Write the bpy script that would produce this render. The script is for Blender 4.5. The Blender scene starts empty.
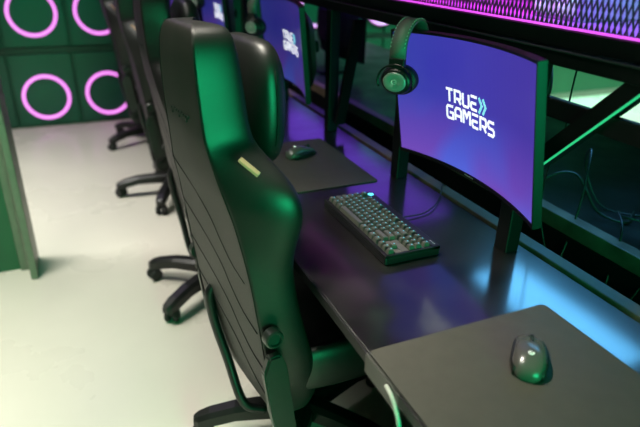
import bpy, bmesh, math, random
from mathutils import Vector, Matrix, Euler
random.seed(7)
PI = math.pi
COL = bpy.context.scene.collection
scene = bpy.context.scene

# ------------------------------------------------------------------ materials
def mat(name, base=(.5,.5,.5), rough=.5, metal=0., emit=None, estr=0., spec=.5, noise=None, bump=None, coat=0.):
    m = bpy.data.materials.new(name); m.use_nodes = True
    nt = m.node_tree; b = nt.nodes['Principled BSDF']
    b.inputs['Base Color'].default_value = (*base, 1)
    b.inputs['Roughness'].default_value = rough
    b.inputs['Metallic'].default_value = metal
    b.inputs['Specular IOR Level'].default_value = spec
    b.inputs['Coat Weight'].default_value = coat
    b.inputs['Coat IOR'].default_value = 1.9
    b.inputs['Coat Roughness'].default_value = .13
    if emit:
        b.inputs['Emission Color'].default_value = (*emit, 1)
        b.inputs['Emission Strength'].default_value = estr
    tc = nt.nodes.new('ShaderNodeTexCoord')
    if noise:                                   # (scale, amount, roughness variation)
        n = nt.nodes.new('ShaderNodeTexNoise'); n.inputs['Scale'].default_value = noise[0]; n.inputs['Detail'].default_value = 5
        nt.links.new(tc.outputs['Object'], n.inputs['Vector'])
        r = nt.nodes.new('ShaderNodeValToRGB')
        a = noise[1]
        r.color_ramp.elements[0].position = .3; r.color_ramp.elements[1].position = .7
        r.color_ramp.elements[0].color = (*[c*(1-a) for c in base], 1)
        r.color_ramp.elements[1].color = (*[min(1, c*(1+a)) for c in base], 1)
        nt.links.new(n.outputs['Fac'], r.inputs['Fac']); nt.links.new(r.outputs['Color'], b.inputs['Base Color'])
        if len(noise) > 2:
            mp = nt.nodes.new('ShaderNodeMapRange')
            mp.inputs['From Min'].default_value = .3; mp.inputs['From Max'].default_value = .7
            mp.inputs['To Min'].default_value = rough - noise[2]; mp.inputs['To Max'].default_value = rough + noise[2]
            nt.links.new(n.outputs['Fac'], mp.inputs['Value']); nt.links.new(mp.outputs['Result'], b.inputs['Roughness'])
    if bump:                                    # (scale, strength)
        n2 = nt.nodes.new('ShaderNodeTexNoise'); n2.inputs['Scale'].default_value = bump[0]; n2.inputs['Detail'].default_value = 4
        nt.links.new(tc.outputs['Object'], n2.inputs['Vector'])
        bp = nt.nodes.new('ShaderNodeBump'); bp.inputs['Strength'].default_value = bump[1]; bp.inputs['Distance'].default_value = .002
        nt.links.new(n2.outputs['Fac'], bp.inputs['Height']); nt.links.new(bp.outputs['Normal'], b.inputs['Normal'])
    return m

M = dict(
    floor=mat('cream_epoxy', (.70,.675,.585), .30, noise=(1.6,.045,.07), bump=(2.2,.25)),
    wall=mat('dark_green_paint', (.006,.045,.030), .45, noise=(3,.15)),
    panel=mat('green_panel', (.005,.058,.036), .38, noise=(2,.12)),
    seam=mat('panel_frame', (.004,.012,.010), .4),
    ring=mat('ring_glow', (.8,.4,.8), .4, emit=(.86,.20,.86), estr=1.25),
    ringbody=mat('ring_back', (.05,.02,.06), .5),
    ceil=mat('ceiling_paint', (.02,.02,.022), .8),
    part=mat('partition_green', (.012,.10,.045), .5, noise=(5,.08)),
    jamb=mat('partition_edge', (.16,.17,.13), .45, noise=(20,.1)),
    leather=mat('black_leather', (.010,.0105,.010), .40, bump=(420,.2), spec=.58),
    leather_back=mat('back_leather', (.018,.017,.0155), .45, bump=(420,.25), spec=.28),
    stitch=mat('stitch', (.004,.004,.004), .8),
    emboss=mat('emboss', (.006,.006,.007), .45),
    tag=mat('brass_tag', (.60,.40,.24), .35, metal=.4),
    plastic=mat('black_plastic', (.009,.0095,.009), .38, spec=.4),
    plastic_g=mat('grey_plastic', (.035,.035,.033), .32),
    rubber=mat('rubber', (.012,.012,.012), .7),
    steel=mat('dark_steel', (.012,.012,.013), .35, metal=.2),
    chrome=mat('chrome', (.55,.55,.55), .25, metal=1.),
    desk=mat('desk_laminate', (.009,.0083,.0076), .36, noise=(9,.45,.08), bump=(60,.03), coat=1.),
    deskedge=mat('desk_edge', (.05,.048,.042), .4),
    desk2=mat('far_desk_laminate', (.006,.0062,.0055), .38, noise=(6,.3,.1)),
    rail=mat('rail_metal', (.15,.10,.07), .5, noise=(14,.35,.12)),
    frame=mat('frame_black', (.006,.006,.007), .45, spec=.25),
    braceedge=mat('brace_edge', (.10,.10,.105), .3, metal=.6),
    greenglint=mat('green_glint', (.05,.4,.2), .3, emit=(.03,.50,.22), estr=.9),
    pad=mat('pad_cloth', (.066,.060,.048), .62, noise=(30,.06), bump=(900,.3), spec=.35),
    padedge=mat('pad_rubber', (.010,.010,.010), .7),
    kcase=mat('keyboard_case', (.010,.010,.010), .36),
    kplate=mat('keyboard_glow', (.01,.02,.02), .5, emit=(.0,.32,.30), estr=.17),
    key=mat('keycap', (.115,.11,.095), .38),
    legend=mat('key_legend', (.1,.2,.2), .4, emit=(.05,.62,.85), estr=.8),
    klogo=mat('keyboard_logo', (.1,.4,.5), .3, emit=(.12,.80,1.0), estr=1.6),
    mouse=mat('mouse_shell', (.085,.085,.075), .26, spec=.7),
    mouse_dark=mat('mouse_side', (.012,.012,.012), .4),
    mouse_logo=mat('mouse_logo', (.9,.9,.85), .4, emit=(.9,.88,.8), estr=.5),
    cup=mat('ear_cushion', (.010,.010,.010), .5),
    band=mat('headband_leather', (.13,.125,.115), .5, bump=(500,.3)),
    disc=mat('ear_disc', (.34,.36,.34), .3, metal=.35),
    mshell=mat('monitor_shell', (.007,.007,.007), .45, spec=.25),
    bezel=mat('monitor_bezel', (.005,.005,.005), .4, spec=.25),
    logo=mat('screen_lettering', (.9,.9,.9), .5, emit=(.90,.92,1.0), estr=.95),
    logo2=mat('screen_arrows', (.4,.8,.9), .5, emit=(.20,.72,.80), estr=.9),
    mark=mat('bezel_mark', (.30,.30,.30), .4),
    mesh=mat('mesh_metal', (.16,.13,.11), .32, metal=.7),
    led=mat('magenta_strip', (.8,.2,.8), .4, emit=(.80,.07,.90), estr=1.25),
    led2=mat('violet_strip', (.8,.2,.8), .4, emit=(.75,.25,.95), estr=1.6),
    backplate=mat('rack_back', (.25,.22,.28), .5),
    sheet=mat('shelf_sheet_grey', (.42,.40,.44), .45),
    pc=mat('pc_case', (.03,.03,.035), .35),
    pcw=mat('pc_white', (.55,.56,.60), .35),
    pcglow=mat('pc_green_glow', (.1,.5,.4), .4, emit=(.05,.75,.45), estr=1.3),
    fan=mat('pc_fan', (.5,.6,.7), .4, emit=(.55,.7,.85), estr=.7),
    under=mat('under_shelf_glow', (.3,.6,.8), .5, emit=(.10,.42,.80), estr=9.5),
    under_violet=mat('under_shelf_violet', (.3,.2,.6), .5, emit=(.20,.06,.85), estr=1.5),
    pcwglow=mat('pc_white_glow', (.5,.5,.6), .4, emit=(.55,.52,.70), estr=.55),
    pale=mat('pale_plastic', (.55,.54,.50), .4),
    cable=mat('cable', (.012,.012,.012), .45),
)
# screen picture: indigo to violet, drawn from the panel's own coordinates
def screen_mat(k=1.):
    m = bpy.data.materials.new('screen_picture'); m.use_nodes = True
    nt = m.node_tree; b = nt.nodes['Principled BSDF']
    b.inputs['Base Color'].default_value = (.004,.004,.006,1); b.inputs['Roughness'].default_value = .35
    tc = nt.nodes.new('ShaderNodeTexCoord'); sp = nt.nodes.new('ShaderNodeSeparateXYZ')
    nt.links.new(tc.outputs['Object'], sp.inputs[0])
    mr = nt.nodes.new('ShaderNodeMapRange'); mr.inputs['From Min'].default_value = .32; mr.inputs['From Max'].default_value = -.32
    nt.links.new(sp.outputs['Y'], mr.inputs['Value'])
    r = nt.nodes.new('ShaderNodeValToRGB'); e = r.color_ramp.elements
    e[0].position = 0; e[0].color = (.035,.045,.42,1); e[1].position = 1; e[1].color = (.060,.034,.35,1)
    x = r.color_ramp.elements.new(.5); x.color = (.050,.040,.42,1)
    nt.links.new(mr.outputs['Result'], r.inputs['Fac'])
    # lower band is lighter and more violet
    mz = nt.nodes.new('ShaderNodeMapRange'); mz.inputs['From Min'].default_value = .02; mz.inputs['From Max'].default_value = -.17
    nt.links.new(sp.outputs['Z'], mz.inputs['Value'])
    mix = nt.nodes.new('ShaderNodeMix'); mix.data_type = 'RGBA'
    nt.links.new(mz.outputs['Result'], mix.inputs['Factor']); nt.links.new(r.outputs['Color'], mix.inputs['A'])
    n = nt.nodes.new('ShaderNodeTexNoise'); n.inputs['Scale'].default_value = 4.5; n.inputs['Detail'].default_value = 1
    nt.links.new(tc.outputs['Object'], n.inputs['Vector'])
    r2 = nt.nodes.new('ShaderNodeValToRGB'); r2.color_ramp.elements[0].position = .38; r2.color_ramp.elements[1].position = .62
    r2.color_ramp.elements[0].color = (.17,.07,.50,1); r2.color_ramp.elements[1].color = (.09,.13,.72,1)
    nt.links.new(n.outputs['Fac'], r2.inputs['Fac']); nt.links.new(r2.outputs['Color'], mix.inputs['B'])
    nt.links.new(mix.outputs['Result'], b.inputs['Emission Color']); b.inputs['Emission Strength'].default_value = .95*k
    return m
M['screen'] = screen_mat(); M['screen_dim'] = screen_mat(.42)

# ------------------------------------------------------------------ helpers
def obj(name, bm, m, parent=None, smooth=False, subsurf=0, autos=None):
    me = bpy.data.meshes.new(name)
    bmesh.ops.recalc_face_normals(bm, faces=bm.faces)
    bm.to_mesh(me); bm.free()
    for x in (m if isinstance(m, (list, tuple)) else [m]): me.materials.append(x)
    o = bpy.data.objects.new(name, me); COL.objects.link(o)
    if parent: o.parent = parent
    if smooth:
        for p in me.polygons: p.use_smooth = True
    if subsurf:
        s = o.modifiers.new('s', 'SUBSURF'); s.levels = subsurf; s.render_levels = subsurf
    return o
def thing(name, label, cat, loc=(0,0,0), rot=(0,0,0), group=None):
    o = bpy.data.objects.new(name, None); COL.objects.link(o)
    o.location = loc; o.rotation_euler = rot; o.empty_display_size = .05
    o['label'] = label; o['category'] = cat
    if group: o['group'] = group
    return o
def tag(o, label, cat, group=None, kind=None):
    o['label'] = label; o['category'] = cat
    if group: o['group'] = group
    if kind: o['kind'] = kind
    return o
def struct(name, bm, m, **k):
    o = obj(name, bm, m, **k); o['kind'] = 'structure'; return o
def box(bm, x0, x1, y0, y1, z0, z1, bev=0, mi=0, seg=2):
    r = bmesh.ops.create_cube(bm, size=1)
    bmesh.ops.scale(bm, vec=(x1-x0, y1-y0, z1-z0), verts=r['verts'])
    bmesh.ops.translate(bm, vec=((x0+x1)/2, (y0+y1)/2, (z0+z1)/2), verts=r['verts'])
    fs = list({f for v in r['verts'] for f in v.link_faces})
    for f in fs: f.material_index = mi
    if bev:
        es = list({e for f in fs for e in f.edges})
        bmesh.ops.bevel(bm, geom=es, offset=bev, segments=seg, affect='EDGES', profile=.5)
    return bm
def nb(): return bmesh.new()
def cyl(bm, p0, p1, r0, r1=None, n=24, mi=0):
    p0 = Vector(p0); p1 = Vector(p1); r1 = r0 if r1 is None else r1
    d = p1 - p0; q = d.to_track_quat('Z', 'Y')
    a = [bm.verts.new(p0 + q @ Vector((r0*math.cos(2*PI*i/n), r0*math.sin(2*PI*i/n), 0))) for i in range(n)]
    b = [bm.verts.new(p1 + q @ Vector((r1*math.cos(2*PI*i/n), r1*math.sin(2*PI*i/n), 0))) for i in range(n)]
    fs = [bm.faces.new((a[i], a[(i+1)%n], b[(i+1)%n], b[i])) for i in range(n)]
    fs += [bm.faces.new(a[::-1]), bm.faces.new(b)]
    for f in fs: f.material_index = mi
    return bm
def lathe(bm, prof, axis_o, axis_d, n=32, mi=0):
    """prof = [(r, h)...] turned about the axis; closed ends when r=0"""
    o = Vector(axis_o); q = Vector(axis_d).to_track_quat('Z', 'Y'); rings = []
    for r, h in prof:
        if r < 1e-6: rings.append([bm.verts.new(o + q @ Vector((0,0,h)))])
        else: rings.append([bm.verts.new(o + q @ Vector((r*math.cos(2*PI*i/n), r*math.sin(2*PI*i/n), h))) for i in range(n)])
    for A, B in zip(rings, rings[1:]):
        for i in range(n):
            a0, a1 = A[i % len(A)], A[(i+1) % len(A)]; b0, b1 = B[i % len(B)], B[(i+1) % len(B)]
            vs = []
            for v in (a0, a1, b1, b0):
                if v not in vs: vs.append(v)
            if len(vs) > 2:
                try: bm.faces.new(vs).material_index = mi
                except ValueError: pass
    return bm
def tube(bm, pts, r, n=8, closed=False, mi=0):
    pts = [Vector(p) for p in pts]; N = len(pts); rings = []
    up = Vector((0,0,1)); prev = None
    for i, p in enumerate(pts):
        if closed: t = pts[(i+1)%N] - pts[i-1]
        else: t = pts[min(i+1, N-1)] - pts[max(i-1, 0)]
        t.normalize()
        u = (prev - t*prev.dot(t)) if prev is not None else (t.cross(up) if abs(t.dot(up)) < .95 else t.cross(Vector((1,0,0))))
        u.normalize(); prev = u; v = t.cross(u)
        rings.append([bm.verts.new(p + u*r*math.cos(2*PI*k/n) + v*r*math.sin(2*PI*k/n)) for k in range(n)])
    for i in range(N if closed else N-1):
        A, B = rings[i], rings[(i+1)%N]
        for k in range(n): bm.faces.new((A[k], A[(k+1)%n], B[(k+1)%n], B[k])).material_index = mi
    if not closed: bm.faces.new(rings[0][::-1]); bm.faces.new(rings[-1])
    return bm
def smooth_path(pts, k=8):
    pts = [Vector(p) for p in pts]; out = []
    P = [2*pts[0]-pts[1]] + pts + [2*pts[-1]-pts[-2]]
    for i in range(1, len(P)-2):
        for j in range(k):
            t = j/k; a, b, c, d = P[i-1:i+3]
            out.append(.5*((2*b)+(c-a)*t+(2*a-5*b+4*c-d)*t*t+(3*b-a-3*c+d)*t**3))
    out.append(pts[-1]); return out
def loft(bm, loops, cap=True):
    R = [[bm.verts.new(Vector(p)) for p in L] for L in loops]; n = len(R[0])
    for A, B in zip(R, R[1:]):
        for i in range(n): bm.faces.new((A[i], A[(i+1)%n], B[(i+1)%n], B[i]))
    if cap: bm.faces.new(R[0][::-1]); bm.faces.new(R[-1])
    return R
def prism(bm, poly, d0, d1, f, mi=0):
    """poly = 2-D outline; f(a, b, d) -> 3-D"""
    A = [bm.verts.new(f(a, b, d0)) for a, b in poly]; B = [bm.verts.new(f(a, b, d1)) for a, b in poly]; n = len(poly)
    fs = [bm.faces.new(A[::-1]), bm.faces.new(B)] + [bm.faces.new((A[i], A[(i+1)%n], B[(i+1)%n], B[i])) for i in range(n)]
    for x in fs: x.material_index = mi
    return bm
def copy_tree(o, parent=None):
    c = o.copy(); COL.objects.link(c)
    if parent: c.parent = parent
    for ch in list(o.children): copy_tree(ch, c)
    return c

# ------------------------------------------------------------------ room shell
YB = 5.19
bm = nb(); box(bm, -3.2, 7.4, -2.6, YB+.1, -.1, 0); struct('floor', bm, M['floor'])
bm = nb(); box(bm, -3.2, 7.4, -2.6, YB+.1, 2.9, 3.0); struct('ceiling', bm, M['ceil'])
bm = nb(); box(bm, -3.2, 7.4, YB+.015, YB+.12, 0, 2.9); wb = struct('wall_back', bm, M['wall'])
bm = nb(); box(bm, 7.4, 7.5, -2.6, YB+.1, 0, 2.9); struct('wall_right', bm, M['wall'])
bm = nb(); box(bm, -3.3, -3.2, -2.6, YB+.1, 0, 2.9); struct('wall_left', bm, M['wall'])
X0, PX = -.195, .483
for r, (z0, z1) in enumerate(((.025,.595),(.655,1.235))):
    for k in range(-1, 14):
        c = X0 + PX*k
        bm = nb(); box(bm, c-PX/2+.012, c+PX/2-.012, YB-.012, YB+.02, z0, z1, .004)
        obj('wall_panel', bm, M['panel'], wb)
bm = nb(); box(bm, -3.2, 7.4, YB-.006, YB+.02, .60, .645, .003); obj('wall_rail', bm, M['seam'], wb)

def ring_mesh():
    rt = thing('ring_light', '', 'light')
    R = .170
    bm = nb(); tube(bm, [(R*math.cos(a), 0, R*math.sin(a)) for a in [2*PI*i/72 for i in range(72)]], .0135, 10, True)
    obj('glow_tube', bm, M['ring'], rt, smooth=True)
    bm = nb(); tube(bm, [(R*math.cos(a), .012, R*math.sin(a)) for a in [2*PI*i/72 for i in range(72)]], .0145, 8, True)
    obj('tube_holder', bm, M['ringbody'], rt, smooth=True)
    return rt
ring0 = ring_mesh(); first = True
ring_labels = {
 (1,0):'magenta ring light at the left end of the upper row, above the lowest full ring',
 (0,0):'magenta ring light forming a complete circle just above the floor at left',
 (1,1):'magenta ring light in upper row, cut by the third chair at top',
 (0,1):'magenta ring light near floor, partly covered by the row of chair backs',
 (1,2):'bright pink ring light showing right above the nearest chair headrest',
 (1,5):'small pink piece of ring light peeking out between the second monitor and the black post',
 (1,6):'pink ring light on lit green wall, seen beside the headphones on the monitor',
}
for r, zc in ((0,.254),(1,.914)):
    for k in range(0, 13):
        if (r == 0 and k > 1) or k in (3,4) or k > 6: continue
        q = ring0 if first else copy_tree(ring0); first = False
        q.location = (X0+PX*k+(.2 if k == 6 else 0), YB-.036, zc)
        q['label'] = ring_labels.get((r,k), 'pink ring light on the back wall, glimpsed between the desk frames')
        q['group'] = 'ring lights on the green wall'

# partition at the left
pt = thing('partition', 'green partition panel with grey edge standing at the left border of the aisle', 'partition', (-.3,2.7,0))
bm = nb(); box(bm, -1.5, -.004, .02, .10, .0, 2.3, .003); obj('green_panel', bm, M['part'], pt)
bm = nb(); box(bm, -.004, .026, -.105, .115, 0, 2.3, .004); obj('edge_post', bm, M['jamb'], pt)
bm = nb(); box(bm, -.05, -.004, -.0, .02, 0, 2.3, .003); obj('cover_strip', bm, M['jamb'], pt)

fp = thing('partition', 'green partition glimpsed through the frame opening right of the nearest monitor', 'partition', (5.3,4.5,0))
b_ = nb(); box(b_, -1.3, 1.5, 0, .04, .06, 1.3, .004); obj('green_panel', b_, M['part'], fp)
b_ = nb(); box(b_, -1.3, 1.5, -.01, .05, 0, .06, .004); obj('plinth', b_, M['jamb'], fp)

# ------------------------------------------------------------------ gaming chair
# height, back x, back half width, wing half width, wing depth, centre depth
LV = [(.275,-.150,.165,.175,.085,.06),(.31,-.158,.18,.195,.105,.075),(.345,-.168,.19,.21,.12,.08),(.37,-.175,.20,.222,.13,.09),(.47,-.192,.212,.240,.135,.095),(.60,-.209,.215,.240,.115,.09),
      (.74,-.226,.208,.228,.105,.08),(.82,-.238,.198,.240,.115,.075),(.89,-.250,.185,.258,.145,.075),(.94,-.262,.172,.260,.150,.075),
      (.98,-.269,.152,.238,.146,.070),(1.025,-.276,.136,.178,.122,.065),(1.05,-.280,.126,.146,.112,.063),(1.075,-.283,.123,.134,.108,.06),
      (1.18,-.288,.118,.128,.104,.058),(1.24,-.287,.110,.118,.098,.055),(1.272,-.282,.098,.105,.086,.05),(1.288,-.274,.075,.082,.068,.04)]
def lv(z):
    for a, b in zip(LV, LV[1:]):
        if z <= b[0]:
            t = max(0, (z-a[0])/(b[0]-a[0])); return [a[i]+(b[i]-a[i])*t for i in range(6)]
    return list(LV[-1])
def make_chair():
    t = thing('gaming_chair', '', 'chair')
    # backrest: one padded shell with side wings
    loops = []
    for z, x, bw, ww, d, c in LV:
        half = [(0,0),(.001,.35*bw),(.002,.7*bw),(.003,.955*bw),(.0045,bw),(.012,bw+.1*(ww-bw)),(.5*d,bw+.75*(ww-bw)),(.86*d,ww),(d,.95*ww),(.97*d,.86*ww),(.80*d,.76*ww),(c+.004,.66*ww),(c,.55*ww),(c-.004,.3*ww),(c-.004,0)]
        right = [(x+n, -l, z) for n, l in half]; left = [(x+n, l, z) for n, l in half[1:-1]][::-1]
        loops.append(right+left)
    bm = nb(); R = loft(bm, loops)
    n = len(R[0]); bm.faces.ensure_lookup_table()
    # back face gets its own leather
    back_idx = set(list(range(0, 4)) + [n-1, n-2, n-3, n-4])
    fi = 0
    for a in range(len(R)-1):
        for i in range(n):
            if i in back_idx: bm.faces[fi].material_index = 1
            fi += 1
    obj('backrest', bm, [M['leather'], M['leather_back']], t, smooth=True, subsurf=2)
    # piping seams along both folds of the back
    for s in (-1, 1):
        bm = nb()
        for off, dn in ((.985,.0035),(1.0,.012)):
            pts = []
            for k in range(34):
                z = .37 + (1.28-.37)*k/33; _, x, bw, *_r = lv(z)
                pts.append((x+dn, s*(bw*off-.001), z))
            tube(bm, smooth_path(pts, 2), .0011, 6)
        obj('seam', bm, M['stitch'], t, smooth=True)
    # stitched lines on the back
    def onback(l, z):
        _, x, bw, *_r = lv(z); return (x + .0005 + .003*abs(l)/max(bw,.01)*.8, l, z)
    for z0 in (.93,.80,.68,.56):
        bm = nb(); _, _, bw, *_r = lv(z0)
        path = [(bw*.97, z0+.01),(bw*.75, z0-.005),(bw*.2, z0-.045),(-bw*.15, z0-.085),(-bw*.35,z0-.13),(-bw*.62,z0-.175),(-bw*.97,z0-.20)]
        tube(bm, [onback(l, z) for l, z in [(p.x, p.y) for p in smooth_path([(a,b,0) for a,b in path], 5)]], .0017, 6)
        obj('stitch_line', bm, M['stitch'], t, smooth=True)
    # embossed word on the head section: small slanted strokes
    bm = nb()
    for i in range(8):
        l = .062 - i*.0155; z = 1.085 + .012*(i%3==1)
        for dz, w in ((0,.010),(.010,.007)):
            if (i+int(dz*100)) % 3 == 2: continue
            c = Vector(onback(l, z+dz)); r0 = len(bm.verts)
            box(bm, c.x-.0022, c.x+.002, l-w/2, l+w/2, z+dz-.0022, z+dz+.0022)
    obj('embossed_word', bm, M['emboss'], t)
    # brass tags on each wing edge
    for s in (-1, 1):
        bm = nb(); z = 1.003
        p0 = Vector((-.238, s*.190, 1.045)); p1 = Vector((-.200, s*.226, 1.005))
        d = (p1-p0).normalized(); nrm = Vector((.35, s*.75, .55)); nrm = (nrm - d*nrm.dot(d)).normalized(); w = d.cross(nrm)
        mid = (p0+p1)/2 + nrm*.004
        box(bm, -.025, .025, -.006, .006, -.006, .0005, .0012)
        mt = Matrix((d, w, nrm)).transposed().to_4x4(); mt.translation = mid
        bmesh.ops.transform(bm, matrix=mt, verts=bm.verts)
        lab = obj('wing_tag', bm, M['tag'], t, smooth=False)
    # headrest pillow
    bm = nb(); loops = []
    for z, w, d in ((.975,.08,.014),(.985,.108,.030),(1.02,.132,.040),(1.08,.142,.045),(1.15,.142,.045),(1.205,.132,.040),(1.24,.105,.028),(1.25,.075,.014)):
        L = []
        for k in range(24):
            a = 2*PI*k/24; ca, sa = math.cos(a), math.sin(a)
            L.append((-.118 + d*math.copysign(abs(ca)**.8, ca), w*math.copysign(abs(sa)**.55, sa), z))
        loops.append(L)
    loft(bm, loops); pil = obj('headrest_pillow', bm, M['leather'], t, smooth=True, subsurf=1)
    bm = nb(); tube(bm, [(-.118, -.1425*math.copysign(abs(math.sin(a))**.6, math.sin(a)), 1.113+.120*math.copysign(abs(math.cos(a))**.6, math.cos(a))) for a in [2*PI*k/48 for k in range(48)]], .0022, 6, True)
    obj('pillow_piping', bm, M['stitch'], pil, smooth=True)
    # strap round the head section
    # seat
    bm = nb(); loops = []
    for x, w, zt, wh in ((-.135,.17,.44,.02),(-.12,.22,.465,.045),(0,.255,.46,.06),(.15,.265,.455,.062),(.28,.258,.455,.055),(.36,.24,.45,.04),(.385,.20,.435,.02)):
        L = [(x,0,.375),(x,-w*.7,.375),(x,-w,.385),(x,-w*1.02,.43),(x,-w,zt+wh),(x,-w*.88,zt+wh+.008),(x,-w*.72,zt+.012),(x,-w*.35,zt),(x,0,zt)]
        L += [(a,-b,c) for a,b,c in L[1:-1]][::-1]
        loops.append(L)
    loft(bm, loops); obj('seat', bm, M['leather'], t, smooth=True, subsurf=2)
    # seat pan and tilt mechanism
    bm = nb(); box(bm, -.10, .25, -.17, .17, .335, .378, .012); box(bm, -.06, .14, -.08, .08, .28, .338, .015); obj('tilt_mechanism', bm, M['steel'], t)
    # recline brackets both sides
    for s in (-1, 1):
        bm = nb()
        f = lambda a, b, d: Vector((a, s*d, b))
        prism(bm, [(x+(.03 if s > 0 else 0), z) for x, z in ((-.186,.300),(-.130,.300),(-.146,.40),(-.160,.53),(-.176,.572),(-.208,.572),(-.222,.53),(-.206,.40))], .238, .262, f)
        bmesh.ops.bevel(bm, geom=list(bm.edges), offset=.005, segments=2, affect='EDGES')
        br = obj('recline_bracket', bm, M['plastic_g'], t)
        bm = nb(); lathe(bm, [(0,.0),(.046,.0),(.048,.010),(.046,.030),(.036,.036),(.030,.036),(.027,.030),(0,.030)], (-.150+(.05 if s > 0 else 0), s*.232, .285), (0,s,0))
        obj('pivot_cover', bm, M['plastic'], br, smooth=False)
        bm = nb(); lathe(bm, [(0,0),(.023,0),(.023,.022),(.020,.026),(.016,.026),(.0145,.020),(0,.020)], (-.190, s*.232, .615), (0,s,0)); 
        obj('bolt_cap', bm, M['plastic_g'], t, smooth=False)
        if s > 0:
            bm = nb(); tube(bm, smooth_path([(-.190,.12,.56),(-.208,.12,.53),(-.200,.11,.44),(-.180,.075,.32),(-.160,.02,.19),(-.10,.0,.15)],6), .014, 8); obj('back_bracket', bm, M['steel'], t, smooth=True)
    # gas lift and base
    bm = nb(); cyl(bm, (0,0,.11), (0,0,.29), .024); cyl(bm, (0,0,.085), (0,0,.20), .032, .030); obj('gas_lift', bm, M['steel'], t, smooth=False)
    base = thing('base', '', ''); del base['label'], base['category']; base.parent = t
    return t, base
def add_base(t, base, rot):
    b = nb(); lathe(b, [(0,.075),(.050,.075),(.055,.085),(.052,.115),(.036,.130),(0,.130)], (0,0,0), (0,0,1)); obj('hub', b, M['plastic'], base)
    for k in range(5):
        a = 2*PI*k/5; c, s = math.cos(a), math.sin(a)
        b = nb(); loops = []
        for r, w, zt, zb in ((.03,.034,.135,.080),(.12,.032,.135,.084),(.22,.030,.130,.084),(.30,.029,.112,.066),(.335,.025,.098,.056),(.350,.014,.088,.060)):
            L = [(-w,zb),(w,zb),(w,zt-.012),(w*.55,zt),(-w*.55,zt),(-w,zt-.012)]
            loops.append([(r*c - l*s, r*s + l*c, z) for l, z in L])
        loft(b, loops); obj('leg', b, M['plastic'], base, smooth=False)
        b = nb(); cx, cy = .318*c, .318*s; wa = a + 2.1 + k*.9
        u = Vector((math.cos(wa), math.sin(wa), 0)); v = Vector((-u.y, u.x, 0)); o = Vector((cx,cy,.029)) + v*.012
        for sg in (-1, 1):
            lathe(b, [(0,.006),(.021,.006),(.0285,.010),(.0285,.024),(.022,.029),(0,.029)], o, u*sg, n=20)
        box(b, cx-.013, cx+.013, cy-.013, cy+.013, .035, .066, .006)
        obj('caster', b, M['rubber'], base)
chair0, base0 = make_chair(); add_base(chair0, base0, 0)
chair_specs = [
  ((.492,1.28), 8, 164-8+72, 'nearest black leather gaming chair, its wing and tag lit green, beside the keyboard'),
  ((.54,2.215), 0, 180+36, 'second gaming chair in the row, two casters showing left of the nearest chair'),
  ((.57,3.40), -1, 30, 'third gaming chair in the row, purple-rimmed back rising at the top edge'),
  ((.56,4.50), 0, 60, 'farthest gaming chair, standing closest to the ring light wall'),
]
for i, ((x,y), deg, brot, lab) in enumerate(chair_specs):
    c = chair0 if i == 0 else copy_tree(chair0)
    c.location = (x,y,0); c.rotation_euler = (0,0,math.radians(deg)); c['label'] = lab; c['group'] = 'gaming chairs along the desk'
    for ch in c.children:
        if ch.name.startswith('base'): ch.rotation_euler = (0,0,math.radians(brot)); ch.location.x = (.04, -.045, -.06, -.04)[i]

# ------------------------------------------------------------------ desks and rack
ZD = .75
dk = thing('gaming_desk', 'long dark grey worktop with mouse pads and keyboards running along the chairs', 'desk', (.43,2.2,0))
bm = nb(); box(bm, .002, .562, -2.7, 2.75, .726, .75, .003); obj('worktop', bm, M['desk'], dk)
bm = nb(); box(bm, -.002, .003, -1.46, 2.75, .725, .7485, .001); obj('front_edge', bm, M['frame'], dk)
bm = nb(); box(bm, -.003, .003, -1.58, -1.46, .706, .7485, .001); obj('edge_plate', bm, M['deskedge'], dk)
bm = nb(); box(bm, -.002, .003, -2.7, -1.56, .725, .7485, .001); obj('front_edge', bm, M['frame'], dk)
for y in (-1.7,-.5,.7,1.9,2.7):
    bm = nb(); box(bm, .06, .54, y-.02, y+.02, .0, .718, .004); obj('leg', bm, M['frame'], dk)
bm = nb(); box(bm, .545, .56, -2.7, 2.7, .25, .70, .003); obj('modesty_panel', bm, M['frame'], dk)
dk2 = thing('gaming_desk', 'dark glossy worktop of the opposite row, strewn with loose cables', 'desk', (1.24,2.2,0))
bm = nb(); box(bm, .0, 1.0, -2.7, 2.75, .700, .735, .003); obj('worktop', bm, M['desk2'], dk2)
for y in (-1.7,-.5,.7,1.9,2.7):
    bm = nb(); box(bm, .05, .6, y-.02, y+.02, .0, .70, .004); obj('leg', bm, M['frame'], dk2)

rk = thing('equipment_rack', 'black steel frame above the desks with mesh front and magenta light strip', 'rack', (.95,2.2,0))
def rbox(name, m, *a, bev=.003):
    b = nb(); box(b, a[0]-.95, a[1]-.95, a[2]-2.2, a[3]-2.2, a[4], a[5], bev); return obj(name, b, m, rk)
for y in (-1.18,-.64,.97,1.50,2.045,2.6,3.2,3.8,4.4,4.95):
    if y < .9 and y > -.7: continue
    rbox('post', M['frame'], .925, .965, y-.022, y+.022, ZD, 1.217)
rbox('shelf_beam', M['frame'], .93, .972, -.6, 4.97, 1.216, 1.247)
rbox('shelf_beam', M['frame'], .945, .975, -.6, 4.97, 1.250, 1.286)
rbox('beam_lip', M['braceedge'], .926, .934, -.6, 4.97, 1.2455, 1.249, bev=.0005)
rbox('lower_beam', M['frame'], .940, .960, .2, 1.0, 1.106, 1.147)
rbox('desk_rail', M['rail'], .995, 1.035, -.6, 4.97, .715, .758)
rbox('desk_rail', M['rail'], 1.195, 1.235, -.6, 4.97, .72, .765)
rbox('cable_trough', M['frame'], 1.035, 1.195, -.6, 4.97, .60, .62)
rbox('trough_side', M['frame'], 1.196, 1.206, -.6, 4.97, .02, .72)
rbox('shelf_board', M['frame'], .975, 1.66, -.6, 4.97, 1.262, 1.274)
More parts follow.
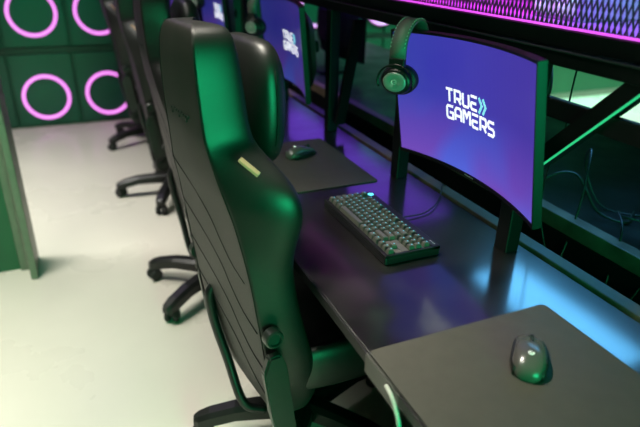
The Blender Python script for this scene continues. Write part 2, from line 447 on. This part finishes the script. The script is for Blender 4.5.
rbox('shelf_sheet', M['sheet'], .985, 1.655, -.6, 4.97, 1.2741, 1.2765, bev=.0005)
rbox('rack_back', M['backplate'], 1.66, 1.67, -.6, 4.97, 1.274, 1.75)
rbox('top_beam', M['frame'], .945, .975, -.6, 4.97, 1.66, 1.70)
def brace(y0, z0, y1, z1, w, lit=True):
    b = nb(); d = Vector((0, y1-y0, z1-z0)).normalized(); n = Vector((0, -d.z, d.y))
    P = [Vector((0,y0,z0)), Vector((0,y1,z1))]
    f = lambda a, bb, dd: Vector((dd-.95, a-2.2, bb))
    q = [P[0], P[1], P[1]+n*w, P[0]+n*w]
    prism(b, [(v.y, v.z) for v in q], .935, .972, f); obj('brace', b, M['frame'], rk)
    if not lit: return
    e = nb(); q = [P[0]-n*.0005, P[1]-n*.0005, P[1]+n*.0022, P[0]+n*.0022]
    prism(e, [(v.y, v.z) for v in q], .9335, .940, f); obj('brace_glint', e, M['greenglint'], rk)  # green reflection along the brace edge, put in as a glowing strip
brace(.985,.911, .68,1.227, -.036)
brace(1.86,1.20, 1.99,.80, -.02, False)
# magenta strip at the foot of the mesh and a violet one deeper in
b = nb(); box(b, .946-.95, .9505-.95, -.6-2.2, 4.97-2.2, 1.2882, 1.2925, .001); obj('light_strip', b, M['led'], rk)
b = nb(); box(b, 1.385-.95, 1.393-.95, -.6-2.2, 1.27-2.2, 1.2766, 1.283, .001); obj('light_strip', b, M['led2'], rk)
# expanded-metal front
b = nb(); z0, z1 = 1.284, 1.52; pitch = .0135; lean = .30
y = -.2
def strip(b, ya, za, yb, zb, w=.0008, x0=.952, x1=.956):
    d = Vector((0, yb-ya, zb-za)).normalized(); n = Vector((0, -d.z, d.y))*w
    prism(b, [(ya-n.y, za-n.z),(yb-n.y, zb-n.z),(yb+n.y, zb+n.z),(ya+n.y, za+n.z)], x0, x1, lambda a, c, dd: Vector((dd-.95, a-2.2, c)))
while y < 2.9:
    strip(b, y, z0, y+lean*(z1-z0), z1); strip(b, y, z0, y-lean*(z1-z0), z1, x0=.954, x1=.958); y += pitch
obj('mesh_front', b, M['mesh'], rk)
b = nb(); box(b, .948-.95, .960-.95, -.6-2.2, 2.9-2.2, 1.2815, 1.2870, .001); obj('mesh_hem', b, M['mesh'], rk)

# unseen panels added under the shelf for the blue and violet desk glow
lp = thing('shelf_glow', 'unseen blue panel added under the equipment shelf to make the glow on the desk', 'lamp', (1.4,1.3,1.25))
b = nb(); box(b, -.10, .11, -.42, .18, -.055, -.045, .002); obj('diffuser', b, M['under'], lp)
b = nb(); box(b, -.11, .12, -.43, .19, -.047, .012, .004); obj('housing', b, M['frame'], lp)

lp = thing('shelf_glow', 'unseen violet panel added under the equipment shelf beyond the first, tinting the worktop purple', 'lamp', (1.45,3.0,1.25))
b = nb(); box(b, -.20, .17, -.95, 1.1, -.012, -.004, .002); obj('diffuser', b, M['under_violet'], lp)
b = nb(); box(b, -.21, .18, -.96, 1.11, -.006, .012, .003); obj('housing', b, M['frame'], lp)

# computers on the shelf
def make_pc(name, label, loc, w, body, glow, fans):
    t = thing(name, label, 'computer', loc)
    b = nb(); box(b, 0, .42, 0, w, 0, .24, .006); obj('case', b, body, t)
    b = nb(); box(b, -.004, .002, .012, w-.012, .012, .10, .002); obj('front_panel', b, glow, t)
    for k in range(fans):
        b = nb(); c = .05 + k*.075
        tube(b, [(-.008, c+.026*math.cos(a), .058+.026*math.sin(a)) for a in [2*PI*i/24 for i in range(24)]], .005, 6, True); obj('fan_ring', b, M['fan'], t, smooth=True)
    return t
make_pc('computer', 'white computer case behind the mesh, right of the magenta glow', (1.14,1.07,1.2766), .16, M['pcw'], M['pcwglow'], 2)  # front whiteness put in as emission, since only violet light reaches it
make_pc('computer', 'computer with green lit front behind the mesh at the top right corner', (1.41,.62,1.2766), .42, M['pc'], M['pcglow'], 4)
make_pc('computer', 'dark computer case behind the mesh above the monitor', (1.40,1.75,1.2766), .22, M['pc'], M['backplate'], 0)
make_pc('computer', 'dark computer case behind the mesh above the second desk place', (1.40,2.7,1.2766), .22, M['pc'], M['backplate'], 0)

# ------------------------------------------------------------------ curved monitor
RC = 1.05
def cur(u, w, n=0.):
    """u: along the width (+ = left from the seat), w: height, n: towards the viewer"""
    a = u/RC; r = RC - n
    return Vector((RC*0 - (RC - r*math.cos(a))*1.0 + 0, r*math.sin(a), w)) if False else Vector((-(RC - r*math.cos(a)) if True else 0, r*math.sin(a), w))
SEG = 36
def curved_box(bm, u0, u1, w0, w1, n0, n1, mi=0, seg=SEG):
    P = []
    for i in range(seg+1):
        u = u0 + (u1-u0)*i/seg
        P.append([bm.verts.new(cur(u, w0, n0)), bm.verts.new(cur(u, w1, n0)), bm.verts.new(cur(u, w1, n1)), bm.verts.new(cur(u, w0, n1))])
    for A, B in zip(P, P[1:]):
        for k in range(4): bm.faces.new((A[k], A[(k+1)%4], B[(k+1)%4], B[k])).material_index = mi
    bm.faces.new(P[0]); bm.faces.new(P[-1][::-1])
def stroke(bm, pts, w, n0, n1):
    """polyline with mitred joints, laid on the curved panel; pts in (u, w) with u to the right"""
    P = [Vector((a, b)) for a, b in pts]; N = len(P); L = []; R = []
    for i in range(N):
        d0 = (P[i]-P[i-1]).normalized() if i else (P[1]-P[0]).normalized()
        d1 = (P[i+1]-P[i]).normalized() if i < N-1 else d0
        n0_ = Vector((-d0.y, d0.x)); n1_ = Vector((-d1.y, d1.x)); m = (n0_+n1_).normalized(); k = w/2/max(.45, m.dot(n0_))
        ext = Vector((0,0))
        if i == 0: ext = -d1*w*0
        L.append(P[i]+m*k+ext); R.append(P[i]-m*k+ext)
    for i in range(N-1):
        q = [L[i], L[i+1], R[i+1], R[i]]
        A = [bm.verts.new(cur(-p.x, p.y, n0)) for p in q]; B = [bm.verts.new(cur(-p.x, p.y, n1)) for p in q]
        bm.faces.new(A); bm.faces.new(B[::-1])
        for k in range(4): bm.faces.new((A[k], B[k], B[(k+1)%4], A[(k+1)%4]))
# letters in a 1 x 1 cell (wide techno capitals)
G = {
 'T': [[(0,1),(1,1)],[(.5,1),(.5,0)]],
 'R': [[(.05,0),(.05,1),(.85,1),(1,.85),(1,.5),(.85,.38),(.3,.38)],[(.62,.38),(1,0)]],
 'U': [[(.05,1),(.05,.15),(.2,0),(.85,0),(1,.15),(1,1)]],
 'E': [[(1,1),(.05,1)],[(.9,.5),(.05,.5)],[(1,0),(.2,0),(.05,.15),(.05,.5)]],
 'G': [[(1,1),(.2,1),(.05,.85),(.05,.15),(.2,0),(1,0),(1,.48),(.5,.48)]],
 'A': [[(.05,0),(.05,.8),(.25,1),(.8,1),(1,.8),(1,0)],[(.05,.38),(1,.38)]],
 'M': [[(.05,0),(.05,1),(.22,1),(.52,.55),(.82,1),(1,1),(1,0)]],
 'S': [[(1,1),(.2,1),(.05,.85),(.05,.62),(.2,.5),(.85,.5),(1,.38),(1,.15),(.85,0),(0,0)]],
}
def word(bm, s, u0, w0, cw, ch, gap, sw, n0=.0025, n1=.0035):
    for i, c in enumerate(s):
        k = 1.12 if c == 'M' else 1
        for ln in G[c]: stroke(bm, [(u0+a*cw*k, w0+b*ch) for a, b in ln], sw, n0, n1)
        u0 += cw*k+gap
    return u0
def make_monitor():
    t = thing('curved_monitor', '', 'monitor')
    # back shell
    bm = nb(); curved_box(bm, -.304, .304, -.178, .174, -.016, .0005); 
    sh = obj('bezel', bm, M['mshell'], t)
    bm = nb()   # thin front lips
    curved_box(bm, -.3045, .3045, .1685, .1745, -.010, .004); curved_box(bm, -.3045, .3045, -.1785, -.1690, -.010, .004)
    for s in (-1, 1): curved_box(bm, s*.3005, s*.3055, -.1785, .1745, -.012, .004, seg=2)
    obj('front_lip', bm, M['bezel'], sh)
    bm = nb(); curved_box(bm, -.2985, .2985, -.168, .168, .0008, .0022); obj('screen', bm, M['screen'], t)
    # rear bulge, with depth
    bm = nb(); loops = []
    for n, k in ((-.014,1.),(-.030,.96),(-.055,.72),(-.062,.55)):
        L = []
        for i in range(32):
            a = 2*PI*i/32; ca, sa = math.cos(a), math.sin(a)
            L.append(cur(.285*k*math.copysign(abs(ca)**.45, ca), .155*k*math.copysign(abs(sa)**.45, sa)*.98, n))
        loops.append(L)
    loft(bm, loops, cap=False); bm.faces.new([v for v in list(bm.verts)[-32:]]); obj('rear_housing', bm, M['mshell'], t, smooth=False)
    # lettering on the picture: TRUE >> / GAMERS
    bm = nb(); e = word(bm, 'TRUE', -.092, .010, .026, .032, .0085, .0064); word(bm, 'GAMERS', -.092, -.034, .0265, .032, .0085, .0064)
    lg = obj('screen_lettering', bm, M['logo'], t)
    bm = nb()
    for k in (0, .017): stroke(bm, [(e+.001+k,.044),(e+.013+k,.026),(e+.001+k,.007)], .0066, .0025, .0035)
    obj('screen_arrows', bm, M['logo2'], t)
    bm = nb()
    for i in range(7): box(bm, *(lambda c: (c.x-.0006, c.x+.0002, c.y-.0018, c.y+.0018, c.z-.002, c.z+.002))(cur(.018-i*.0055, -.1738, .0040)))
    obj('bezel_mark', bm, M['mark'], t)
    return t
mon0 = make_monitor()
# arm from the frame post to the back of the monitor (its own frame is the monitor's)
bm = nb(); cyl(bm, (.052,0,0), (.060,0,0), .040); box(bm, .055, .075, -.14, .03, -.022, .022, .006); obj('mount_arm', bm, M['frame'], mon0)
mon_specs = [
  ((.884,1.108,1.073), (-1.9,-8.8,-3.0), 'nearest curved monitor showing the large lettering, headphones on its left corner'),
  ((.868,2.29,1.061), (0,-5,-4.0), 'second curved monitor, blurred lettering, just beyond the black post'),
  ((.872,3.50,1.061), (0,-4,-1), 'third curved monitor far along the row, above the nearest headrest'),
  ((.872,4.62,1.061), (0,-4,0), 'fourth curved monitor, nearest to the ring light wall'),
]
monitors = []
for i, (loc, r, lab) in enumerate(mon_specs):
    m = mon0 if i == 0 else copy_tree(mon0)
    m.location = loc; m.rotation_euler = [math.radians(a) for a in r]; m['label'] = lab; m['group'] = 'curved monitors along the desk'
    if i:
        sc = [c for c in m.children if c.name.startswith('screen') and not c.name.startswith(('screen_l','screen_a'))][0]
        if i == 1: dim = sc.data.copy(); dim.materials[0] = M['screen_dim']
        sc.data = dim
    monitors.append(m)
opp = [((1.52,3.25,1.0), 'monitor of the opposite row seen from behind between the black posts'), ((1.52,4.4,1.0), 'farther monitor of the opposite row, back turned, near the ring wall')]
for loc, lab in opp:
    m = copy_tree(mon0); m.location = loc; m.rotation_euler = (0,0,PI); m['label'] = lab; m['group'] = 'opposite monitors'
    for ch in list(m.children):
        if ch.name.startswith('mount_arm'): bpy.data.objects.remove(ch)
    b = nb(); cyl(b, (.05,0,-.28), (.05,0,-.02), .018); box(b, -.06, .14, -.11, .11, -.2645, -.252, .004); obj('stand', b, M['frame'], m)

# ------------------------------------------------------------------ headphones
def make_headphones():
    t = thing('headphones', '', 'headphones')
    # origin: top of the band; y = along the monitor edge, x = to the back
    arc = []
    for k in range(25):
        a = PI*k/24; arc.append((-.068*math.cos(a), -.074 + .074*math.sin(a)))      # (x, z)
    bm = nb(); L = []
    arc2 = [(-.068,-.098)] + arc + [(.068,-.098)]
    N = len(arc2)
    for i, (x, z) in enumerate(arc2):
        x0, z0 = arc2[max(i-1,0)]; x1, z1 = arc2[min(i+1,N-1)]
        d = Vector((x1-x0, z1-z0)).normalized(); n = Vector((-d.y, d.x))*-1
        hw = .0185; th = .0045
        L.append([(x+n.x*th, -hw, z+n.y*th),(x+n.x*th*1.4, 0, z+n.y*th*1.4),(x+n.x*th, hw, z+n.y*th),(x-n.x*th, hw, z-n.y*th),(x-n.x*th, -hw, z-n.y*th)])
    loft(bm, L)
    for s in (-1, 1):
        for i in range(2, N-2):
            x, z = arc2[i]; x0, z0 = arc2[i-1]; x1, z1 = arc2[i+1]; d = Vector((x1-x0, z1-z0)).normalized(); n = Vector((d.y, -d.x))*-1
            for sx in (1,):
                c = Vector((x - d.y*0, s*.0165, z))+ Vector((-d.y*.0055, 0, d.x*.0055))
                box(bm, c.x-.0016, c.x+.0016, c.y-.0008, c.y+.0008, c.z-.0016, c.z+.0016, mi=1)
    obj('headband', bm, [M['band'], M['pale']], t, smooth=True)
    for s in (-1, 1):
        bm = nb(); box(bm, s*.068-.007, s*.068+.007, -.019, .019, -.122, -.094, .003); obj('yoke_block', bm, M['plastic'], t)
        o = Vector((s*.060, 0, -.158)); out = Vector((s*1.0, 0, -.05)).normalized()
        bm = nb(); lathe(bm, [(0,-.030),(.036,-.030),(.043,-.022),(.044,-.010),(.040,-.002),(0,-.002)], o, out, n=40)
        obj('ear_cushion', bm, M['cup'], t, smooth=True)
        bm = nb(); lathe(bm, [(0,-.002),(.038,-.002),(.039,.006),(.034,.014),(.028,.016),(0,.016)], o, out, n=40); cu = obj('ear_cup', bm, M['plastic'], t, smooth=True)
        bm = nb(); lathe(bm, [(.0275,.015),(.0275,.019),(.025,.0205),(.012,.0195),(.010,.0185),(0,.0185)], o, out, n=40); obj('ear_disc', bm, M['disc'], cu, smooth=True)
        bm = nb(); q = out.to_track_quat('Z', 'Y')
        tube(bm, [o + q @ Vector((.0062*math.cos(a), .0062*math.sin(a), .0205)) for a in [.4+4.9*i/16 for i in range(17)]], .0011, 6)
        tube(bm, [o + q @ Vector((.0062-.006*i/3, -.0006, .0205)) for i in range(4)], .0011, 6); obj('disc_emblem', bm, M['pale'], cu)
        bm = nb(); tube(bm, [Vector((s*.074, .0435*math.sin(a), -.158+.046*math.cos(a))) for a in [-2.0+4.0*i/20 for i in range(21)]], .0028, 8); obj('yoke', bm, M['plastic'], t, smooth=True)
    return t
hp0 = make_headphones(); hp0.location = (.842,1.333,1.262); hp0.rotation_euler = (0,0,math.radians(36)); hp0.scale = (1.15,1.15,.92)
hp0['label'] = 'headphones with stitched grey band hanging on the nearest monitor corner'; hp0['group'] = 'headphones on the monitors'
for (loc, lab) in (((.838,2.55,1.247),'blurred headphones hanging on the far corner of the second monitor'),((.842,3.74,1.247),'blurred headphones hanging on the third monitor, far down the row')):
    h = copy_tree(hp0); h.location = loc; h['label'] = lab; h.rotation_euler = (0,0,math.radians(30))

# ------------------------------------------------------------------ keyboard
def make_keyboard():
    t = thing('keyboard', '', 'keyboard')
    W, D, H = .361, .153, .026        # +x away from the user, y from 0 (right end) to W (left end)
    bm = nb(); box(bm, 0, D, 0, W, 0, H-.006, .004); 
    box(bm, 0, .0105, 0, W, H-.009, H, .002); box(bm, D-.021, D, 0, W, H-.009, H, .002); box(bm, 0, D, 0, .0065, H-.009, H, .002); box(bm, 0, D, W-.0065, W, H-.009, H, .002)
    obj('case', bm, M['kcase'], t)
    bm = nb(); box(bm, .010, D-.020, .006, W-.006, H-.008, H-.0045); obj('backlight_plate', bm, M['kplate'], t)
    # blank deck between the arrow keys and the navigation block
    u = .019
    bm = nb(); box(bm, .0115+u*1.02, .0115+u*1.98, .0075+0*u, .0075+.98*u, H-.006, H-.0005, .0008); box(bm, .0115+u*1.02, .0115+u*1.98, .0075+2.02*u, .0075+3.2*u, H-.006, H-.0005, .0008)
    box(bm, .0115+u*2.0, .0115+u*2.98, .0075, .0075+3.15*u, H-.006, H-.0005, .0008); obj('deck_filler', bm, M['key'], t)
    def key(xr, u0, wu):
        # u0 measured from the left end in key units
        x0 = .0115 + xr; y1 = W - .0067 - u0*u; y0 = y1 - wu*u
        b = nb(); g = .0007; z0, z1 = H-.004, H+.0085
        A = [(x0+g,y0+g,z0),(x0+u-g,y0+g,z0),(x0+u-g,y1-g,z0),(x0+g,y1-g,z0)]
        i = .0034; Bq = [(x0+i,y0+i,z1),(x0+u-i*.8,y0+i,z1-.0008),(x0+u-i*.8,y1-i,z1-.0008),(x0+i,y1-i,z1)]
        a = [b.verts.new(p) for p in A]; c = [b.verts.new(p) for p in Bq]
        b.faces.new(a[::-1]); b.faces.new(c)
        for k in range(4): b.faces.new((a[k], a[(k+1)%4], c[(k+1)%4], c[k]))
        bmesh.ops.bevel(b, geom=[e for e in b.edges if any(v in c for v in e.verts)], offset=.0012, segments=2, affect='EDGES')
        if wu < 2.6:
            yc = (y0+y1)/2; box(b, x0+u*.60, x0+u*.74, yc-.0014, yc+.0014, z1-.0012, z1+.00015, mi=1)
        obj('key', b, [M['key'], M['legend']], t)
    rows = [
      (0, [1.25,1.25,1.25,6.25,1.25,1.25,1.25,1.25]), (1, [2.25]+[1]*10+[2.75]), (2, [1.75]+[1]*11+[2.25]),
      (3, [1.5]+[1]*12+[1.5]), (4, [1]*13+[2]) ]
    for r, ws in rows:
        c = 0
        for w in ws: key(r*u, c, w); c += w
    c = 15.2
    for k in range(3): key(0, c+k, 1); key(3*u, c+k, 1); key(4*u, c+k, 1); key(5*u+.0045, c+k, 1)
    key(u, c+1, 1)
    for c in (0,2,3,4,5,6.5,7.5,8.5,9.5,11,12,13,14): key(5*u+.0045, c, 1)
    bm = nb(); cyl(bm, (D-.012, W-.020, H-.001), (D-.012, W-.020, H+.001), .0085); obj('lit_emblem', bm, M['klogo'], t)
    bm = nb()
    for k in range(4): box(bm, D-.011, D-.008, .012+k*.006, .0155+k*.006, H-.001, H+.0004)
    obj('case_mark', bm, M['mark'], t)
    return t
kb = make_keyboard(); kb.location = (.616,1.003,ZD); kb['label'] = 'compact black keyboard with lit keys on the desk before the nearest monitor'
KBH = .026
bm = nb(); tube(bm, smooth_path([(.769,1.20,.762),(.80,1.209,.757),(.85,1.213,.755),(.89,1.228,.757),(.93,1.258,.757),(.985,1.315,.763),(1.015,1.35,.768),(1.06,1.37,.73),(1.09,1.37,.64)],8), .0019, 8)
tag(obj('cable', bm, M['cable'], smooth=True), 'thin black cable running from the near keyboard to the rail under the monitor', 'cable')

# ------------------------------------------------------------------ mouse pads and mice
def make_pad():
    t = thing('mouse_pad', '', 'mouse pad')
    bm = nb(); W, D = .42, .47
    def rr(x0,x1,y0,y1,r,n=8):
        out = []
        for cx, cy, a0 in ((x1-r,y1-r,0),(x0+r,y1-r,90),(x0+r,y0+r,180),(x1-r,y0+r,270)):
            for i in range(n+1):
                a = math.radians(a0+90*i/n); out.append((cx+r*math.cos(a), cy+r*math.sin(a)))
        return out
    prism(bm, rr(0,W,0,D,.012), .0015, .0035, lambda a,b,d: Vector((a,b,d))); obj('cloth_top', bm, M['pad'], t)
    bm = nb(); prism(bm, rr(-.0004,W+.0004,-.0004,D+.0004,.012), 0, .0016, lambda a,b,d: Vector((a,b,d))); obj('rubber_base', bm, M['padedge'], t)
    return t
pad = make_pad(); pad.location = (.432,.268,ZD); pad['label'] = 'large grey cloth mouse pad in the bottom right foreground'; pad['group'] = 'mouse pads on the desk'
for loc, lab in (((.44,1.482,ZD),'grey mouse pad beyond the keyboard, half behind the nearest chair'),):
    q = copy_tree(pad); q.location = loc; q['label'] = lab
def make_mouse():
    t = thing('mouse', '', 'mouse')
    bm = nb(); L = []
    for s, w, h in ((-.0605,.012,.014),(-.056,.021,.023),(-.042,.028,.034),(-.02,.0305,.0395),(.0,.0295,.039),(.02,.0280,.034),(.042,.0275,.026),(.055,.025,.020),(.0605,.016,.014)):
        P = []
        for k in range(24):
            a = 2*PI*k/24; ca, sa = math.cos(a), math.sin(a)
            z = h*.36 + (h*.64 if sa > 0 else h*.32)*math.copysign(abs(sa)**.85, sa)
            P.append((s, w*math.copysign(abs(ca)**.8, ca), z))
        L.append(P)
    loft(bm, L); obj('shell', bm, M['mouse'], t, smooth=True, subsurf=1)
    for sgn in (-1, 1):
        bm = nb(); L = []
        for s, w, h in ((-.050,.0262,.018),(-.02,.0312,.024),(.01,.0300,.022),(.035,.0285,.018),(.052,.026,.013)):
            L.append([(s, sgn*(w-.004), .002),(s, sgn*(w+.0008), .004),(s, sgn*(w+.0012), h*.6),(s, sgn*(w-.0005), h),(s, sgn*(w-.005), h)])
        loft(bm, L); obj('side_grip', bm, M['mouse_dark'], t, smooth=True)
    bm = nb(); cyl(bm, (.034,-.0035,.028), (.034,.0035,.028), .0085); obj('scroll_wheel', bm, M['rubber'], t)
    bm = nb(); tube(bm, [(.058,0,.0215),(.050,0,.0275),(.044,0,.0298)], .0008, 6); tube(bm, [(.024,0,.0372),(.012,0,.0392)], .0008, 6); obj('button_gap', bm, M['mouse_dark'], t)
    bm = nb(); tube(bm, [(-.027+.0045*math.cos(a), .0045*math.sin(a), .0405-.0004*math.cos(a)) for a in [.5+4.8*i/14 for i in range(15)]], .0011, 6); tube(bm, [(-.027,0,.0408),(-.0225,0,.0404)], .0011, 6); obj('emblem', bm, M['mouse_logo'], t)
    return t
ms = make_mouse(); ms.location = (.690,.603,ZD+.0025); ms.rotation_euler = (0,0,math.radians(46)); ms['label'] = 'glossy grey computer mouse on the foreground mouse pad'; ms['group'] = 'computer mice'
q = copy_tree(ms); q.location = (.712,1.79,ZD+.0025); q.rotation_euler = (0,0,math.radians(22)); q['label'] = 'blurred computer mouse on the pad beyond the keyboard'

# ------------------------------------------------------------------ cables
def cable(pts, r, label, m='cable'):
    b = nb(); tube(b, smooth_path(pts, 8), r, 8); return tag(obj('cable', b, M[m], smooth=True), label, 'cable')
cable([(.4235,.655,.743),(.421,.632,.740),(.419,.612,.728),(.419,.597,.705),(.423,.590,.66),(.44,.59,.58),(.46,.60,.45),(.50,.62,.3)], .0038, 'pale curved edge strip under the desk front corner, modelled as a cable', 'pale')  # pale edging of the desk corner, shaped as a hanging cable
cable([(1.02,.93,1.26),(1.03,.945,1.12),(1.02,.93,1.05),(1.06,.99,.98),(1.12,1.05,.80),(1.15,1.02,.65)], .0022, 'thin cable dangling through the opening right of the nearest monitor')
cable([(1.0,1.02,1.255),(1.01,1.0,1.14),(.995,1.03,1.08),(.995,1.10,1.0)], .012, 'thick black cable bundle rising from the nearest monitor to the shelf')
cable([(1.15,1.2,.62),(1.22,1.18,.80),(1.30,1.12,.85),(1.33,1.04,.76),(1.38,.98,.742),(1.46,1.02,.745)], .004, 'looped black cable on the opposite desk, left of the tangle')
cable([(1.17,1.0,.62),(1.23,1.02,.79),(1.30,1.08,.93),(1.36,1.14,.86),(1.40,1.08,.745),(1.5,.96,.742)], .003, 'tall loop of black cable standing on the opposite desk')
cable([(1.18,.85,.62),(1.235,.88,.78),(1.30,.95,.80),(1.37,.98,.76),(1.50,.90,.742),(1.62,1.0,.742)], .003, 'flat black cable crossing the opposite desk beside the rail')
cable([(1.17,.78,.62),(1.235,.76,.785),(1.27,.80,.82),(1.33,.78,.75),(1.45,.74,.742)], .0022, 'short black cable over the rail at the right edge')

# ------------------------------------------------------------------ light
def area(name, loc, target, size, power, col, sy=None, spread=None):
    l = bpy.data.lights.new(name, 'AREA'); l.energy = power; l.color = col; l.shape = 'RECTANGLE'; l.size = size; l.size_y = sy or size
    if spread: l.spread = math.radians(spread)
    o = bpy.data.objects.new(name, l); COL.objects.link(o); o.location = loc
    o.rotation_euler = (Vector(target)-Vector(loc)).to_track_quat('-Z', 'Y').to_euler(); return o
area('aisle_lamp', (-1.0,3.2,2.85), (-.8,3.2,0), .5, 70, (1,.97,.90), 3.0, 100)
area('aisle_lamp', (-.9,1.9,2.85), (-.55,1.75,0), .6, 25, (1,.96,.87), 1.2, 72)
area('green_lamp', (.45,-1.5,1.05), (.40,1.0,1.0), 1.2, 25, (.02,1,.36), 1.3, 95)
area('desk_fill', (.1,1.5,2.85), (.45,.75,.7), .25, 6, (1,.93,.80), .6, 40)  # unseen fill, added to light the front half of the desk
area('green_wall_lamp', (4.3,3.9,2.6), (4.3,5.19,.6), 4.5, 95, (.12,1,.55), .4, 110)
area('wall_floor_lamp', (5.2,3.2,2.85), (5.2,4.2,0), 1.5, 60, (.9,1,.95), 1.0, 100)
area('purple_lamp', (-.1,4.4,2.5), (.3,4.3,0), .8, 2.5, (.45,.12,1), .6)
area('rack_lamp', (1.02,2.3,1.62), (1.25,2.3,1.27), 2.2, 14, (.85,.03,.95), .05, 110)
area('rack_lamp', (1.02,.72,1.62), (1.25,.72,1.27), .8, 4, (.28,.10,1), .05, 110)
w = bpy.data.worlds.new('World'); scene.world = w; w.use_nodes = True
w.node_tree.nodes['Background'].inputs[0].default_value = (.5,.55,.6,1); w.node_tree.nodes['Background'].inputs[1].default_value = .02

# ------------------------------------------------------------------ camera
cd = bpy.data.cameras.new('Camera'); cam = bpy.data.objects.new('Camera', cd); COL.objects.link(cam); scene.camera = cam
cd.sensor_width = 36; cd.lens = 570.3/640*36
yw, pi_, ro = [math.radians(a) for a in (23.92,25.2,-1.306)]
fwd = Vector((math.sin(yw)*math.cos(pi_), math.cos(yw)*math.cos(pi_), -math.sin(pi_))); rt = Vector((math.cos(yw), -math.sin(yw), 0)); dn = fwd.cross(rt)
r2 = math.cos(ro)*rt + math.sin(ro)*dn; d2 = -math.sin(ro)*rt + math.cos(ro)*dn
mw = Matrix((r2, -d2, -fwd)).transposed().to_4x4(); mw.translation = (0,0,1.433); cam.matrix_world = mw
cd.clip_start = .02
cd.dof.use_dof = True; cd.dof.focus_distance = 1.38; cd.dof.aperture_fstop = 2.2
vs = scene.view_settings; vs.view_transform = 'Standard'; vs.look = 'None'; vs.exposure = 0; vs.gamma = 1; vs.use_curve_mapping = False
